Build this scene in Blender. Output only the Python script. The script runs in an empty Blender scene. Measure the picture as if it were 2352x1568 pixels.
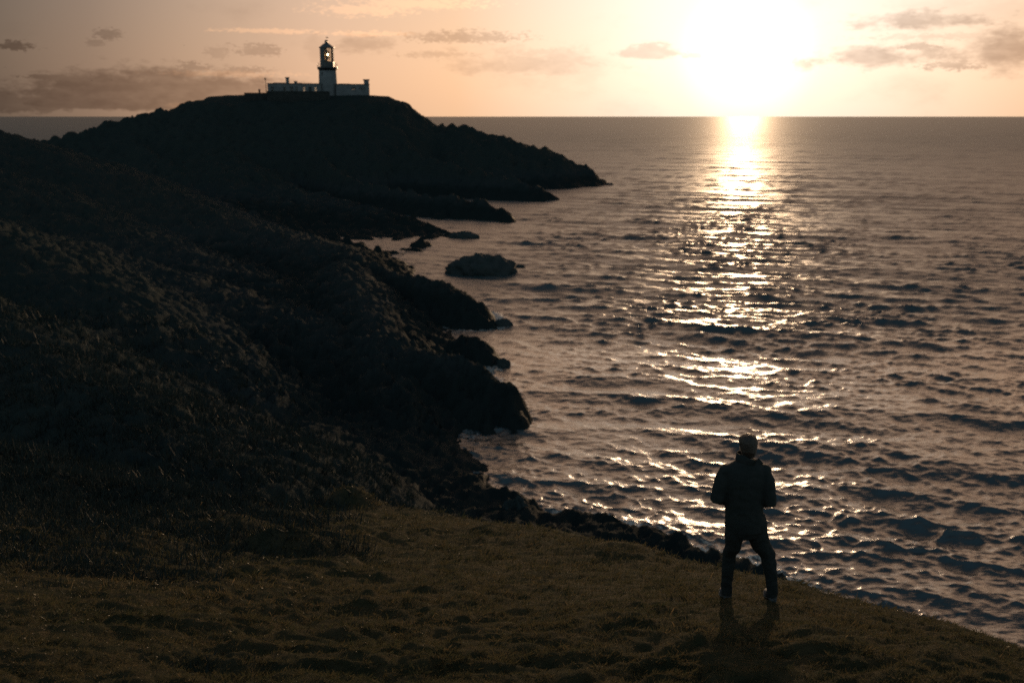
import bpy, math, random
import numpy as np
from mathutils import Vector

R = math.radians
SC = bpy.context.scene
COL = SC.collection

# ------------------------------------------------------------------ camera
EYE = 21.0                       # metres above the sea
F = 2352 * 35 / 36.0             # focal length in units of a 2352 wide frame
PITCH = math.atan((784 - 267) / F)
cam = bpy.data.cameras.new('camera')
cam.lens = 35; cam.sensor_width = 36; cam.clip_start = 0.1; cam.clip_end = 60000
cam.dof.use_dof = True; cam.dof.focus_distance = 10.2; cam.dof.aperture_fstop = 1.8
cam_o = bpy.data.objects.new('camera', cam); COL.objects.link(cam_o)
cam_o.location = (0, 0, EYE); cam_o.rotation_euler = (math.pi / 2 - PITCH, 0, R(0.08))
SC.camera = cam_o


def ray(px, py):
    a, b = (px - 1176) / F, (784 - py) / F
    c, s = math.cos(PITCH), math.sin(PITCH)
    return Vector((a, c + b * s, -s + b * c))


def at(px, py, d):
    """world point on the sight line of a place in the photo, d metres out along Y"""
    v = ray(px, py)
    return Vector((v.x * d / v.y, d, EYE + v.z * d / v.y))


def azel(px, py):
    v = ray(px, py).normalized()
    return math.atan2(v.x, v.y), math.asin(v.z)


# ------------------------------------------------------------------ sky and sun
SUN_AZ, SUN_EL = azel(1712, 128)
SUN_DIR = Vector((math.sin(SUN_AZ) * math.cos(SUN_EL), math.cos(SUN_AZ) * math.cos(SUN_EL), math.sin(SUN_EL)))
SKY_STRENGTH = 0.009
world = bpy.data.worlds.new('World'); SC.world = world; world.use_nodes = True
NT = world.node_tree


def mk(nt, kind, **kw):
    n = nt.nodes.new(kind)
    for k, v in kw.items():
        setattr(n, k, v)
    return n


def plug(nt, sock, v):
    if isinstance(v, bpy.types.NodeSocket):
        nt.links.new(v, sock)
    else:
        sock.default_value = v


def math_(nt, op, *a, clamp=False):
    n = mk(nt, 'ShaderNodeMath', operation=op, use_clamp=clamp)
    for i, v in enumerate(a):
        plug(nt, n.inputs[i], v)
    return n.outputs[0]


def smooth(nt, v, lo, hi):
    n = mk(nt, 'ShaderNodeMapRange', interpolation_type='SMOOTHSTEP')
    plug(nt, n.inputs[0], v)
    n.inputs[1].default_value = lo; n.inputs[2].default_value = hi
    return n.outputs[0]


def build_sky():
    nt = NT
    bg = nt.nodes['Background']
    sky = mk(nt, 'ShaderNodeTexSky', sky_type='NISHITA', sun_disc=False)
    sky.sun_elevation = SUN_EL; sky.sun_rotation = SUN_AZ
    sky.air_density = 1.0; sky.dust_density = 3.0; sky.ozone_density = 1.0
    tc = mk(nt, 'ShaderNodeTexCoord')
    nrm = mk(nt, 'ShaderNodeVectorMath', operation='NORMALIZE')
    nt.links.new(tc.outputs['Generated'], nrm.inputs[0])
    D = nrm.outputs[0]
    sep = mk(nt, 'ShaderNodeSeparateXYZ'); nt.links.new(D, sep.inputs[0])
    dot = mk(nt, 'ShaderNodeVectorMath', operation='DOT_PRODUCT')
    nt.links.new(D, dot.inputs[0]); dot.inputs[1].default_value = SUN_DIR
    th = math_(nt, 'ARCCOSINE', math_(nt, 'MINIMUM', dot.outputs['Value'], 0.999999))
    # thin high veil lit by the low sun: falls off away from it, with added fill behind the camera to lift shadows
    ramp = mk(nt, 'ShaderNodeValToRGB')
    plug(nt, ramp.inputs[0], math_(nt, 'DIVIDE', th, math.pi / 2))
    stops = [(0, (15, 13.5, 11.5)), (1.2, (6.0, 5.4, 4.6)), (2.4, (1.5, 1.4, 1.28)), (4.0, (1.12, 1.05, .98)), (6.5, (1.02, .94, .86)), (9, (.985, .85, .73)),
             (12, (.96, .755, .60)), (16, (.90, .615, .425)), (23, (.75, .51, .365)), (30, (.48, .335, .245)), (35, (.28, .20, .155)), (40, (.145, .113, .094)), (45, (.11, .096, .088)),
             (54, (.12, .125, .13)), (68, (.15, .185, .20)), (90, (.17, .235, .26))]
    cr = ramp.color_ramp
    while len(cr.elements) < len(stops):
        cr.elements.new(0.5)
    for e, (p, c) in zip(cr.elements, stops):
        e.position = p / 90.0; e.color = (c[0] / 16, c[1] / 16, c[2] / 16, 1)
    veil = mk(nt, 'ShaderNodeVectorMath', operation='SCALE')
    nt.links.new(ramp.outputs[0], veil.inputs[0]); veil.inputs['Scale'].default_value = 16.0 / SKY_STRENGTH
    tint = mk(nt, 'ShaderNodeValToRGB')                      # warm low air, then an added bright band to light the sea, cooler above
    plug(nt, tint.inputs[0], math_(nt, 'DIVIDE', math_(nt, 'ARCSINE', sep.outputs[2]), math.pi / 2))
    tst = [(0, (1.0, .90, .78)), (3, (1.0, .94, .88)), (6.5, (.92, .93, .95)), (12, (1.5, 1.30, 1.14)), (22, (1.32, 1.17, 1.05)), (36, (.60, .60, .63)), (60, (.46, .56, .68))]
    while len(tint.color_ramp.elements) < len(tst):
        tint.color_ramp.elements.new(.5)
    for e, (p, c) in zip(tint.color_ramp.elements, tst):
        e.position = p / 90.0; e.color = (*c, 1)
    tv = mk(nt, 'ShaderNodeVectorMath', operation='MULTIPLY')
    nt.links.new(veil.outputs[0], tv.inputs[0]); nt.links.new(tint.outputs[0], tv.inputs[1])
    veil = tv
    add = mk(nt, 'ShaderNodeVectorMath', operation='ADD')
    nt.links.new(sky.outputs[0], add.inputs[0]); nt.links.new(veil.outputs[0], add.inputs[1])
    # clouds, laid out by azimuth and elevation, edges broken by noise
    az = math_(nt, 'ARCTAN2', sep.outputs[0], sep.outputs[1])
    el = math_(nt, 'ARCSINE', sep.outputs[2])
    cmb = mk(nt, 'ShaderNodeCombineXYZ')
    plug(nt, cmb.inputs[0], math_(nt, 'MULTIPLY', az, 1.0)); plug(nt, cmb.inputs[1], math_(nt, 'MULTIPLY', el, 2.2))

    def noise(scale, detail, rough, off=0.0):
        m = mk(nt, 'ShaderNodeVectorMath', operation='ADD'); nt.links.new(cmb.outputs[0], m.inputs[0])
        m.inputs[1].default_value = (off, off * 1.7, off * 0.3)
        n = mk(nt, 'ShaderNodeTexNoise'); n.inputs['Scale'].default_value = scale
        n.inputs['Detail'].default_value = detail; n.inputs['Roughness'].default_value = rough
        nt.links.new(m.outputs[0], n.inputs['Vector'])
        return math_(nt, 'SUBTRACT', n.outputs[0], 0.5)
    n1 = noise(26, 6, 0.62); n2 = noise(95, 5, 0.6, 3.1); n3 = noise(60, 3, .5, 8.3); n4 = noise(230, 4, .6, 1.3)
    edge = math_(nt, 'ADD', math_(nt, 'MULTIPLY', n1, 2.6), math_(nt, 'MULTIPLY', n2, 1.1))
    edge_s = math_(nt, 'ADD', math_(nt, 'MULTIPLY', n2, 2.0), math_(nt, 'MULTIPLY', n4, 2.4))
    edge_l = math_(nt, 'ADD', math_(nt, 'MULTIPLY', n1, 1.1), math_(nt, 'MULTIPLY', n2, .9))
    dark = None; bright = None
    # px, py, half width, half height (2352 wide frame), strength, softness, sign, flat base
    clouds = [
        (370, 238, 300, 66, .9, .5, 1, 1), (205, 240, 130, 46, .85, .4, 1, 1), (560, 200, 120, 30, .35, .8, 1, 1),
        (40, 240, 120, 24, .7, .4, 1, 1), (440, 155, 28, 9, .6, .4, 1, 1), (560, 164, 50, 8, .5, .5, 1, 1),
        (28, 107, 36, 9, .9, .5, 1, 1), (115, 177, 50, 5, .8, .5, 1, 0), (245, 80, 26, 10, .6, .6, 1, 0), (215, 98, 16, 7, .4, .6, 1, 0),
        (590, 118, 52, 15, .5, .6, 1, 1), (495, 122, 22, 14, .3, .7, 1, 0), (840, 98, 60, 22, .45, .8, 1, 0), (720, 110, 30, 30, .22, .8, 1, 0),
        (1070, 88, 130, 15, .6, .8, 1, 1), (1010, 126, 90, 8, .4, .8, 1, 0), (1230, 152, 200, 38, .42, 1.0, 1, 1),
        (1475, 122, 85, 17, .55, .6, 1, 1), (1605, 129, 40, 5, .4, .6, 1, 0), (1250, 120, 40, 9, .3, .7, 1, 0),
        (2110, 54, 150, 22, .8, 1.0, 1, 1), (2030, 138, 190, 26, .8, 1.0, 1, 1), (2185, 152, 60, 13, .75, .8, 1, 1), (2150, 85, 160, 8, .35, 1.0, 1, 0),
        (2110, 108, 42, 6, .7, .5, 1, 0), (2310, 118, 76, 46, .9, .9, 1, 0), (1840, 146, 16, 7, .6, .6, 1, 0), (2260, 30, 160, 40, .18, 1.0, 1, 0),
        (615, 72, 110, 5, .55, .8, -1, 0), (830, 24, 110, 14, .5, .9, -1, 0), (960, 8, 150, 14, .5, .9, -1, 0), (830, 78, 90, 6, .5, .8, -1, 0),
        (420, 242, 50, 6, .35, .9, -1, 0), (520, 170, 130, 7, .4, .8, -1, 0),
    ]
    for (px, py, hw, hh, st, so, sg, flat) in clouds:
        a0, e0 = azel(px, py)
        dx = math_(nt, 'DIVIDE', math_(nt, 'SUBTRACT', az, a0), hw / F * 1.1)
        de = math_(nt, 'SUBTRACT', el, e0)
        if flat:
            up = math_(nt, 'DIVIDE', math_(nt, 'MAXIMUM', de, 0.0), hh / F * 1.15)
            dn = math_(nt, 'DIVIDE', math_(nt, 'MINIMUM', de, 0.0), hh / F * (.75 if hh < 40 else .22))
            dy = math_(nt, 'ADD', up, dn)
        else:
            dy = math_(nt, 'DIVIDE', de, hh / F * 1.1)
        r = math_(nt, 'SQRT', math_(nt, 'ADD', math_(nt, 'MULTIPLY', dx, dx), math_(nt, 'MULTIPLY', dy, dy)))
        f = math_(nt, 'ADD', math_(nt, 'SUBTRACT', 1.18, r), edge_s if hh < 16 else (edge_l if hh > 40 else edge))
        m = math_(nt, 'MULTIPLY', smooth(nt, f, 0.0, so), st)
        if sg > 0:
            dark = m if dark is None else math_(nt, 'MAXIMUM', dark, m)
        else:
            bright = m if bright is None else math_(nt, 'MAXIMUM', bright, m)
    # the rest of the sky carries the same kind of thin broken cloud
    g = noise(7, 6, .6, 5.7)
    gen = math_(nt, 'MULTIPLY', smooth(nt, g, 0.03, 0.30), 0.35)
    dark = math_(nt, 'MAXIMUM', dark, gen)
    dark = math_(nt, 'MULTIPLY', dark, math_(nt, 'ADD', math_(nt, 'MULTIPLY', n3, .9), 1.0), clamp=True)
    mixd = mk(nt, 'ShaderNodeMix', data_type='RGBA'); plug(nt, mixd.inputs[0], dark)
    mixd.inputs[6].default_value = (1, 1, 1, 1); mixd.inputs[7].default_value = (.54, .51, .50, 1)
    mixb = mk(nt, 'ShaderNodeMix', data_type='RGBA'); plug(nt, mixb.inputs[0], bright)
    mixb.inputs[6].default_value = (1, 1, 1, 1); mixb.inputs[7].default_value = (1.55, 1.38, 1.2, 1)
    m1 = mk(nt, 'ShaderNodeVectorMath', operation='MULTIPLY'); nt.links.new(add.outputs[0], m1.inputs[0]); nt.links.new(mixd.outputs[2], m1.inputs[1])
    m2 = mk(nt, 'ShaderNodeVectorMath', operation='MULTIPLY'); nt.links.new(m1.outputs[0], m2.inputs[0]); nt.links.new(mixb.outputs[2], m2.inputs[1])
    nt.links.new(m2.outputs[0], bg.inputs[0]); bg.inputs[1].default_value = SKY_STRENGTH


build_sky()
world.cycles.sampling_method = 'MANUAL'; world.cycles.sample_map_resolution = 1024
sun = bpy.data.lights.new('sun', 'SUN'); sun.energy = 1.7; sun.angle = R(0.53); sun.color = (1.0, .66, .38)
sun_o = bpy.data.objects.new('sun', sun); COL.objects.link(sun_o)
sun_o.rotation_euler = SUN_DIR.to_track_quat('Z', 'Y').to_euler(); sun_o.location = SUN_DIR * 400

SC.view_settings.view_transform = 'Standard'; SC.view_settings.look = 'None'
SC.view_settings.exposure = 0.0; SC.view_settings.gamma = 1.0; SC.view_settings.use_curve_mapping = False
SC.render.engine = 'CYCLES'
SC.cycles.use_denoising = False
SC.cycles.max_bounces = 6; SC.cycles.diffuse_bounces = 2; SC.cycles.glossy_bounces = 3
SC.cycles.transmission_bounces = 6; SC.cycles.transparent_max_bounces = 8
SC.cycles.sample_clamp_direct = 10; SC.cycles.sample_clamp_indirect = 4
SC.cycles.caustics_reflective = False; SC.cycles.caustics_refractive = False


# ------------------------------------------------------------------ materials
def new_mat(name):
    m = bpy.data.materials.new(name); m.use_nodes = True
    return m, m.node_tree, m.node_tree.nodes['Principled BSDF']


def noise_mat(name, c1, c2, scale, rough=.8, bump=0.0, bscale=None, spec=.3, detail=6, metallic=0.0):
    m, nt, b = new_mat(name)
    tc = mk(nt, 'ShaderNodeTexCoord')
    n = mk(nt, 'ShaderNodeTexNoise'); n.inputs['Scale'].default_value = scale; n.inputs['Detail'].default_value = detail
    nt.links.new(tc.outputs['Object'], n.inputs['Vector'])
    mx = mk(nt, 'ShaderNodeMix', data_type='RGBA')
    plug(nt, mx.inputs[0], smooth(nt, n.outputs[0], .35, .65))
    mx.inputs[6].default_value = (*c1, 1); mx.inputs[7].default_value = (*c2, 1)
    nt.links.new(mx.outputs[2], b.inputs['Base Color'])
    b.inputs['Roughness'].default_value = rough; b.inputs['Specular IOR Level'].default_value = spec
    b.inputs['Metallic'].default_value = metallic
    if bump:
        n2 = mk(nt, 'ShaderNodeTexNoise'); n2.inputs['Scale'].default_value = bscale or scale * 4; n2.inputs['Detail'].default_value = 5
        nt.links.new(tc.outputs['Object'], n2.inputs['Vector'])
        bp = mk(nt, 'ShaderNodeBump'); bp.inputs['Strength'].default_value = 1; bp.inputs['Distance'].default_value = bump
        nt.links.new(n2.outputs[0], bp.inputs['Height']); nt.links.new(bp.outputs[0], b.inputs['Normal'])
    return m


M = {}
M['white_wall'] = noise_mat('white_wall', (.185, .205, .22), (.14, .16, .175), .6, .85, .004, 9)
M['grey_roof'] = noise_mat('grey_roof', (.06, .065, .07), (.09, .095, .1), 1.2, .7)
M['dark_metal'] = noise_mat('dark_metal', (.03, .035, .04), (.05, .055, .06), 3, .38, spec=.5, metallic=.6)
M['lantern_metal'] = noise_mat('lantern_metal', (.05, .06, .065), (.08, .09, .1), 2, .3, spec=.5)
M['dark_door'] = noise_mat('dark_door', (.04, .05, .055), (.05, .06, .065), 3, .5)
M['frame'] = noise_mat('frame', (.14, .15, .16), (.18, .19, .2), 4, .5)
M['stone_wall'] = noise_mat('stone_wall', (.024, .030, .031), (.038, .044, .045), 1.5, .9, .02, 4)
M['brass'] = noise_mat('brass', (.30, .16, .05), (.36, .20, .07), 3, .25, metallic=.9)
M['wood_post'] = noise_mat('wood_post', (.05, .045, .04), (.08, .07, .06), 4, .9)
M['jacket'] = noise_mat('jacket', (.022, .030, .031), (.028, .035, .036), 14, .8, .002, 120, spec=.12)
M['trousers'] = noise_mat('trousers', (.022, .030, .031), (.028, .035, .036), 16, .9, .0015, 200, spec=.15)
M['hair'] = noise_mat('hair', (.028, .024, .02), (.045, .034, .025), 60, .5, .003, 160, spec=.5)
M['skin'] = noise_mat('skin', (.42, .27, .20), (.46, .30, .22), 12, .55)
M['shoe'] = noise_mat('shoe', (.07, .08, .09), (.09, .10, .11), 20, .7)
M['sole'] = noise_mat('sole', (.13, .14, .14), (.11, .12, .12), 20, .8)
M['bird'] = noise_mat('bird', (.06, .06, .065), (.10, .10, .1), 4, .8)


def glass_mat(name, tint, rough=.02):
    m = bpy.data.materials.new(name); m.use_nodes = True; nt = m.node_tree
    out = nt.nodes['Material Output']; nt.nodes.remove(nt.nodes['Principled BSDF'])
    t = mk(nt, 'ShaderNodeBsdfTransparent'); t.inputs[0].default_value = (*tint, 1)
    g = mk(nt, 'ShaderNodeBsdfGlossy'); g.inputs['Roughness'].default_value = rough
    fr = mk(nt, 'ShaderNodeFresnel'); fr.inputs[0].default_value = 1.5
    mx = mk(nt, 'ShaderNodeMixShader')
    nt.links.new(fr.outputs[0], mx.inputs[0]); nt.links.new(t.outputs[0], mx.inputs[1]); nt.links.new(g.outputs[0], mx.inputs[2])
    nt.links.new(mx.outputs[0], out.inputs[0])
    return m


M['pane'] = glass_mat('pane', (.86, .88, .88), .05)
M['lantern_glass'] = glass_mat('lantern_glass', (.92, .9, .86), .06)
m, nt, b = new_mat('lens_glass'); M['lens'] = m
b.inputs['Base Color'].default_value = (.75, .52, .28, 1); b.inputs['Transmission Weight'].default_value = .9
b.inputs['Roughness'].default_value = .08; b.inputs['IOR'].default_value = 1.5
m, nt, b = new_mat('lamp_light'); M['lamp'] = m
b.inputs['Emission Color'].default_value = (1, .82, .5, 1); b.inputs['Emission Strength'].default_value = 14


def terrain_mat():
    m, nt, b = new_mat('coast_ground')
    tc = mk(nt, 'ShaderNodeTexCoord'); geo = mk(nt, 'ShaderNodeNewGeometry')
    P = tc.outputs['Object']

    def nz(scale, detail=6, rough=.6):
        n = mk(nt, 'ShaderNodeTexNoise'); n.inputs['Scale'].default_value = scale
        n.inputs['Detail'].default_value = detail; n.inputs['Roughness'].default_value = rough
        nt.links.new(P, n.inputs['Vector']); return n.outputs[0]
    turf = mk(nt, 'ShaderNodeMix', data_type='RGBA'); plug(nt, turf.inputs[0], smooth(nt, nz(1.7), .35, .68))
    turf.inputs[6].default_value = (.024, .036, .037, 1); turf.inputs[7].default_value = (.033, .040, .037, 1)     # heath and gorse; also the shade painted into the left turf
    lawn = mk(nt, 'ShaderNodeMix', data_type='RGBA'); plug(nt, lawn.inputs[0], smooth(nt, nz(4.0), .3, .7))
    lawn.inputs[6].default_value = (.040, .042, .024, 1); lawn.inputs[7].default_value = (.080, .064, .036, 1)     # grazed turf
    la = mk(nt, 'ShaderNodeAttribute', attribute_name='turf')
    tm = mk(nt, 'ShaderNodeMix', data_type='RGBA'); nt.links.new(la.outputs['Fac'], tm.inputs[0])
    nt.links.new(turf.outputs[2], tm.inputs[6]); nt.links.new(lawn.outputs[2], tm.inputs[7]); turf = tm
    rock = mk(nt, 'ShaderNodeMix', data_type='RGBA'); plug(nt, rock.inputs[0], smooth(nt, nz(.35), .3, .7))
    rock.inputs[6].default_value = (.024, .035, .038, 1); rock.inputs[7].default_value = (.035, .043, .045, 1)
    sp = mk(nt, 'ShaderNodeSeparateXYZ'); nt.links.new(geo.outputs['Normal'], sp.inputs[0])
    pz = mk(nt, 'ShaderNodeSeparateXYZ'); nt.links.new(geo.outputs['Position'], pz.inputs[0])
    steep = math_(nt, 'ADD', sp.outputs[2], math_(nt, 'MULTIPLY', math_(nt, 'SUBTRACT', nz(.8), .5), .5))
    grassy = math_(nt, 'MULTIPLY', smooth(nt, steep, .40, .70), smooth(nt, pz.outputs[2], 3.0, 6.5))
    mx = mk(nt, 'ShaderNodeMix', data_type='RGBA'); plug(nt, mx.inputs[0], grassy)
    nt.links.new(rock.outputs[2], mx.inputs[6]); nt.links.new(turf.outputs[2], mx.inputs[7])
    wetz = math_(nt, 'ADD', pz.outputs[2], math_(nt, 'MULTIPLY', math_(nt, 'SUBTRACT', nz(.5), .5), 3.0))
    tide = mk(nt, 'ShaderNodeMix', data_type='RGBA'); plug(nt, tide.inputs[0], smooth(nt, wetz, 4.2, 2.0))   # spray-wet rock, with shade for the pale shelf put into its colour
    nt.links.new(mx.outputs[2], tide.inputs[6]); tide.inputs[7].default_value = (.017, .025, .026, 1)
    nt.links.new(tide.outputs[2], b.inputs['Base Color'])
    b.inputs['Specular IOR Level'].default_value = .015
    wet = smooth(nt, pz.outputs[2], 2.2, .3)
    rg = mk(nt, 'ShaderNodeMapRange'); plug(nt, rg.inputs[0], wet)
    rg.inputs[3].default_value = .9; rg.inputs[4].default_value = .62
    plug(nt, b.inputs['Roughness'], rg.outputs[0])
    bp = mk(nt, 'ShaderNodeBump'); bp.inputs['Distance'].default_value = .06
    plug(nt, bp.inputs['Height'], nz(9, 8, .7)); nt.links.new(bp.outputs[0], b.inputs['Normal'])
    return m


M['terrain'] = terrain_mat()


def grass_mat(name='grass_blades', c0=(.046, .056, .030), c1=(.105, .087, .046), c2=(.27, .19, .098), thin=.45, spec=.3):
    m = bpy.data.materials.new(name); m.use_nodes = True; nt = m.node_tree
    out = nt.nodes['Material Output']; b = nt.nodes['Principled BSDF']
    at_ = mk(nt, 'ShaderNodeAttribute', attribute_name='tone')
    cr = mk(nt, 'ShaderNodeValToRGB'); nt.links.new(at_.outputs['Fac'], cr.inputs[0])
    e = cr.color_ramp.elements
    e[0].color = (*c0, 1); e[1].color = (*c2, 1); e[1].position = 1
    x = cr.color_ramp.elements.new(.55); x.color = (*c1, 1)
    nt.links.new(cr.outputs[0], b.inputs['Base Color'])
    b.inputs['Roughness'].default_value = .45; b.inputs['Specular IOR Level'].default_value = spec
    tr = mk(nt, 'ShaderNodeBsdfTranslucent'); nt.links.new(cr.outputs[0], tr.inputs[0])
    mx = mk(nt, 'ShaderNodeMixShader'); mx.inputs[0].default_value = thin
    nt.links.new(b.outputs[0], mx.inputs[1]); nt.links.new(tr.outputs[0], mx.inputs[2]); nt.links.new(mx.outputs[0], out.inputs[0])
    return m


M['grass'] = grass_mat()
M['shaded_grass'] = grass_mat('shaded_blades', (.026, .040, .040), (.032, .043, .041), (.046, .049, .042), .06, .01)


def sea_mat():
    m, nt, b = new_mat('sea_water'); out = nt.nodes['Material Output']
    tc = mk(nt, 'ShaderNodeTexCoord')
    mp = mk(nt, 'ShaderNodeMapping'); nt.links.new(tc.outputs['Object'], mp.inputs[0])
    mp.inputs['Rotation'].default_value = (0, 0, R(12)); mp.inputs['Scale'].default_value = (.55, 1.25, 1)
    n1 = mk(nt, 'ShaderNodeTexNoise'); n1.inputs['Scale'].default_value = 3.6; n1.inputs['Detail'].default_value = 5; n1.inputs['Roughness'].default_value = .55
    nt.links.new(mp.outputs[0], n1.inputs['Vector'])
    bp = mk(nt, 'ShaderNodeBump'); bp.inputs['Strength'].default_value = 1.0; bp.inputs['Distance'].default_value = .05
    nt.links.new(n1.outputs[0], bp.inputs['Height'])
    b.inputs['Base Color'].default_value = (.014, .040, .049, 1)
    b.inputs['IOR'].default_value = 1.5; b.inputs['Specular IOR Level'].default_value = 1.0
    ra = mk(nt, 'ShaderNodeAttribute', attribute_name='rough'); nt.links.new(ra.outputs['Fac'], b.inputs['Roughness'])
    nt.links.new(bp.outputs[0], b.inputs['Normal'])
    fa = mk(nt, 'ShaderNodeAttribute', attribute_name='foam')
    n2 = mk(nt, 'ShaderNodeTexNoise'); n2.inputs['Scale'].default_value = 1.9; n2.inputs['Detail'].default_value = 10; n2.inputs['Roughness'].default_value = .68
    n2.inputs['Distortion'].default_value = 1.6
    nt.links.new(tc.outputs['Object'], n2.inputs['Vector'])
    f = math_(nt, 'ADD', fa.outputs['Fac'], math_(nt, 'MULTIPLY', math_(nt, 'SUBTRACT', n2.outputs[0], .5), 1.7))
    ff = math_(nt, 'MULTIPLY', smooth(nt, f, .55, .90), smooth(nt, fa.outputs['Fac'], .02, .25))
    fb = mk(nt, 'ShaderNodeBsdfPrincipled'); fb.inputs['Base Color'].default_value = (.78, .77, .75, 1); fb.inputs['Roughness'].default_value = .7
    fb.inputs['Specular IOR Level'].default_value = .015
    froth = mk(nt, 'ShaderNodeTexNoise'); froth.inputs['Scale'].default_value = 7.0; froth.inputs['Detail'].default_value = 6
    nt.links.new(tc.outputs['Object'], froth.inputs['Vector'])
    fbp = mk(nt, 'ShaderNodeBump'); fbp.inputs['Distance'].default_value = .12; nt.links.new(froth.outputs[0], fbp.inputs['Height'])
    nt.links.new(fbp.outputs[0], fb.inputs['Normal'])
    ft = mk(nt, 'ShaderNodeBsdfTranslucent'); ft.inputs[0].default_value = (.8, .79, .77, 1); nt.links.new(fbp.outputs[0], ft.inputs['Normal'])
    fm = mk(nt, 'ShaderNodeMixShader'); fm.inputs[0].default_value = .3
    nt.links.new(fb.outputs[0], fm.inputs[1]); nt.links.new(ft.outputs[0], fm.inputs[2])
    mx = mk(nt, 'ShaderNodeMixShader'); plug(nt, mx.inputs[0], math_(nt, 'MULTIPLY', ff, .75))
    nt.links.new(b.outputs[0], mx.inputs[1]); nt.links.new(fm.outputs[0], mx.inputs[2]); nt.links.new(mx.outputs[0], out.inputs[0])
    return m


M['sea'] = sea_mat()
M['rock'] = noise_mat('wet_rock', (.036, .050, .053), (.05, .06, .062), .8, .75, .06, 5, spec=.06)


# ------------------------------------------------------------------ mesh helpers
class MB:
    def __init__(s):
        s.v = []; s.f = []

    def add(s, vs, fs):
        o = len(s.v); s.v += [tuple(p) for p in vs]; s.f += [tuple(i + o for i in f) for f in fs]
        return s

    def box(s, x0, x1, y0, y1, z0, z1):
        vs = [(x, y, z) for z in (z0, z1) for y in (y0, y1) for x in (x0, x1)]
        return s.add(vs, [(0, 2, 3, 1), (4, 5, 7, 6), (0, 1, 5, 4), (2, 6, 7, 3), (0, 4, 6, 2), (1, 3, 7, 5)])

    def lathe(s, prof, n=24, cx=0, cy=0, cap=True):
        vs = []; fs = []
        for (r, z) in prof:
            for i in range(n):
                a = 2 * math.pi * i / n
                vs.append((cx + r * math.cos(a), cy + r * math.sin(a), z))
        for j in range(len(prof) - 1):
            for i in range(n):
                k = (i + 1) % n
                fs.append((j * n + i, j * n + k, (j + 1) * n + k, (j + 1) * n + i))
        if cap:
            fs.append(tuple(reversed(range(n)))); fs.append(tuple((len(prof) - 1) * n + i for i in range(n)))
        return s.add(vs, fs)

    def rings(s, rg):
        """rg: rings of equal length, closed by caps"""
        n = len(rg[0]); vs = [p for r in rg for p in r]; fs = []
        for j in range(len(rg) - 1):
            for i in range(n):
                k = (i + 1) % n
                fs.append((j * n + i, j * n + k, (j + 1) * n + k, (j + 1) * n + i))
        fs.append(tuple(reversed(range(n)))); fs.append(tuple((len(rg) - 1) * n + i for i in range(n)))
        return s.add(vs, fs)

    def tube(s, pts, rad, n=12):
        rg = []
        pts = [Vector(p) for p in pts]
        for i, p in enumerate(pts):
            t = (pts[min(i + 1, len(pts) - 1)] - pts[max(i - 1, 0)]).normalized()
            u = t.cross(Vector((0, 1, .01)) if abs(t.y) < .9 else Vector((1, 0, 0))).normalized(); w = t.cross(u)
            r = rad[i] if isinstance(rad, (list, tuple)) else rad
            rg.append([tuple(p + u * (r * math.cos(2 * math.pi * k / n)) + w * (r * math.sin(2 * math.pi * k / n))) for k in range(n)])
        return s.rings(rg)

    def ellipsoid(s, c, r, n=14, m=9):
        rg = []
        for j in range(1, m):
            a = math.pi * j / m - math.pi / 2
            rg.append([(c[0] + r[0] * math.cos(a) * math.cos(2 * math.pi * i / n), c[1] + r[1] * math.cos(a) * math.sin(2 * math.pi * i / n), c[2] + r[2] * math.sin(a)) for i in range(n)])
        return s.rings(rg)

    def build(s, name, mat, parent=None, smooth_=False):
        me = bpy.data.meshes.new(name); me.from_pydata(s.v, [], s.f)
        me.materials.append(mat)
        if smooth_:
            me.shade_smooth()
        o = bpy.data.objects.new(name, me); COL.objects.link(o); o.parent = parent
        return o


def tag(o, label=None, cat=None, group=None, kind=None):
    for k, v in (('label', label), ('category', cat), ('group', group), ('kind', kind)):
        if v:
            o[k] = v
    return o


def empty(name, loc, rz=0.0):
    o = bpy.data.objects.new(name, None); COL.objects.link(o); o.location = loc; o.rotation_euler = (0, 0, rz)
    o.empty_display_size = .3
    return o


def np_mesh(name, V, Q, mat, smooth_=True):
    me = bpy.data.meshes.new(name)
    nv, nq = len(V), len(Q); k = Q.shape[1]
    me.vertices.add(nv); me.vertices.foreach_set('co', V.astype(np.float32).ravel())
    me.loops.add(nq * k); me.loops.foreach_set('vertex_index', Q.astype(np.int32).ravel())
    me.polygons.add(nq); me.polygons.foreach_set('loop_start', np.arange(0, nq * k, k, dtype=np.int32))
    me.update(calc_edges=True)
    if smooth_:
        me.polygons.foreach_set('use_smooth', np.ones(nq, dtype=bool))
    me.materials.append(mat)
    o = bpy.data.objects.new(name, me); COL.objects.link(o)
    return o


def vattr(o, name, val):
    a = o.data.attributes.new(name, 'FLOAT', 'POINT'); a.data.foreach_set('value', val.astype(np.float32))


def grid_quads(nr, nc, keep=None):
    i = np.arange(nr - 1)[:, None] * nc + np.arange(nc - 1)[None, :]
    q = np.stack([i, i + 1, i + nc + 1, i + nc], -1).reshape(-1, 4)
    if keep is not None:
        q = q[keep.ravel()[q].any(1)]
    return q


def compact(V, q, *attrs):
    used = np.unique(q); mp = -np.ones(len(V), dtype=np.int64); mp[used] = np.arange(len(used))
    return (V[used], mp[q]) + tuple(a[used] for a in attrs)


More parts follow.
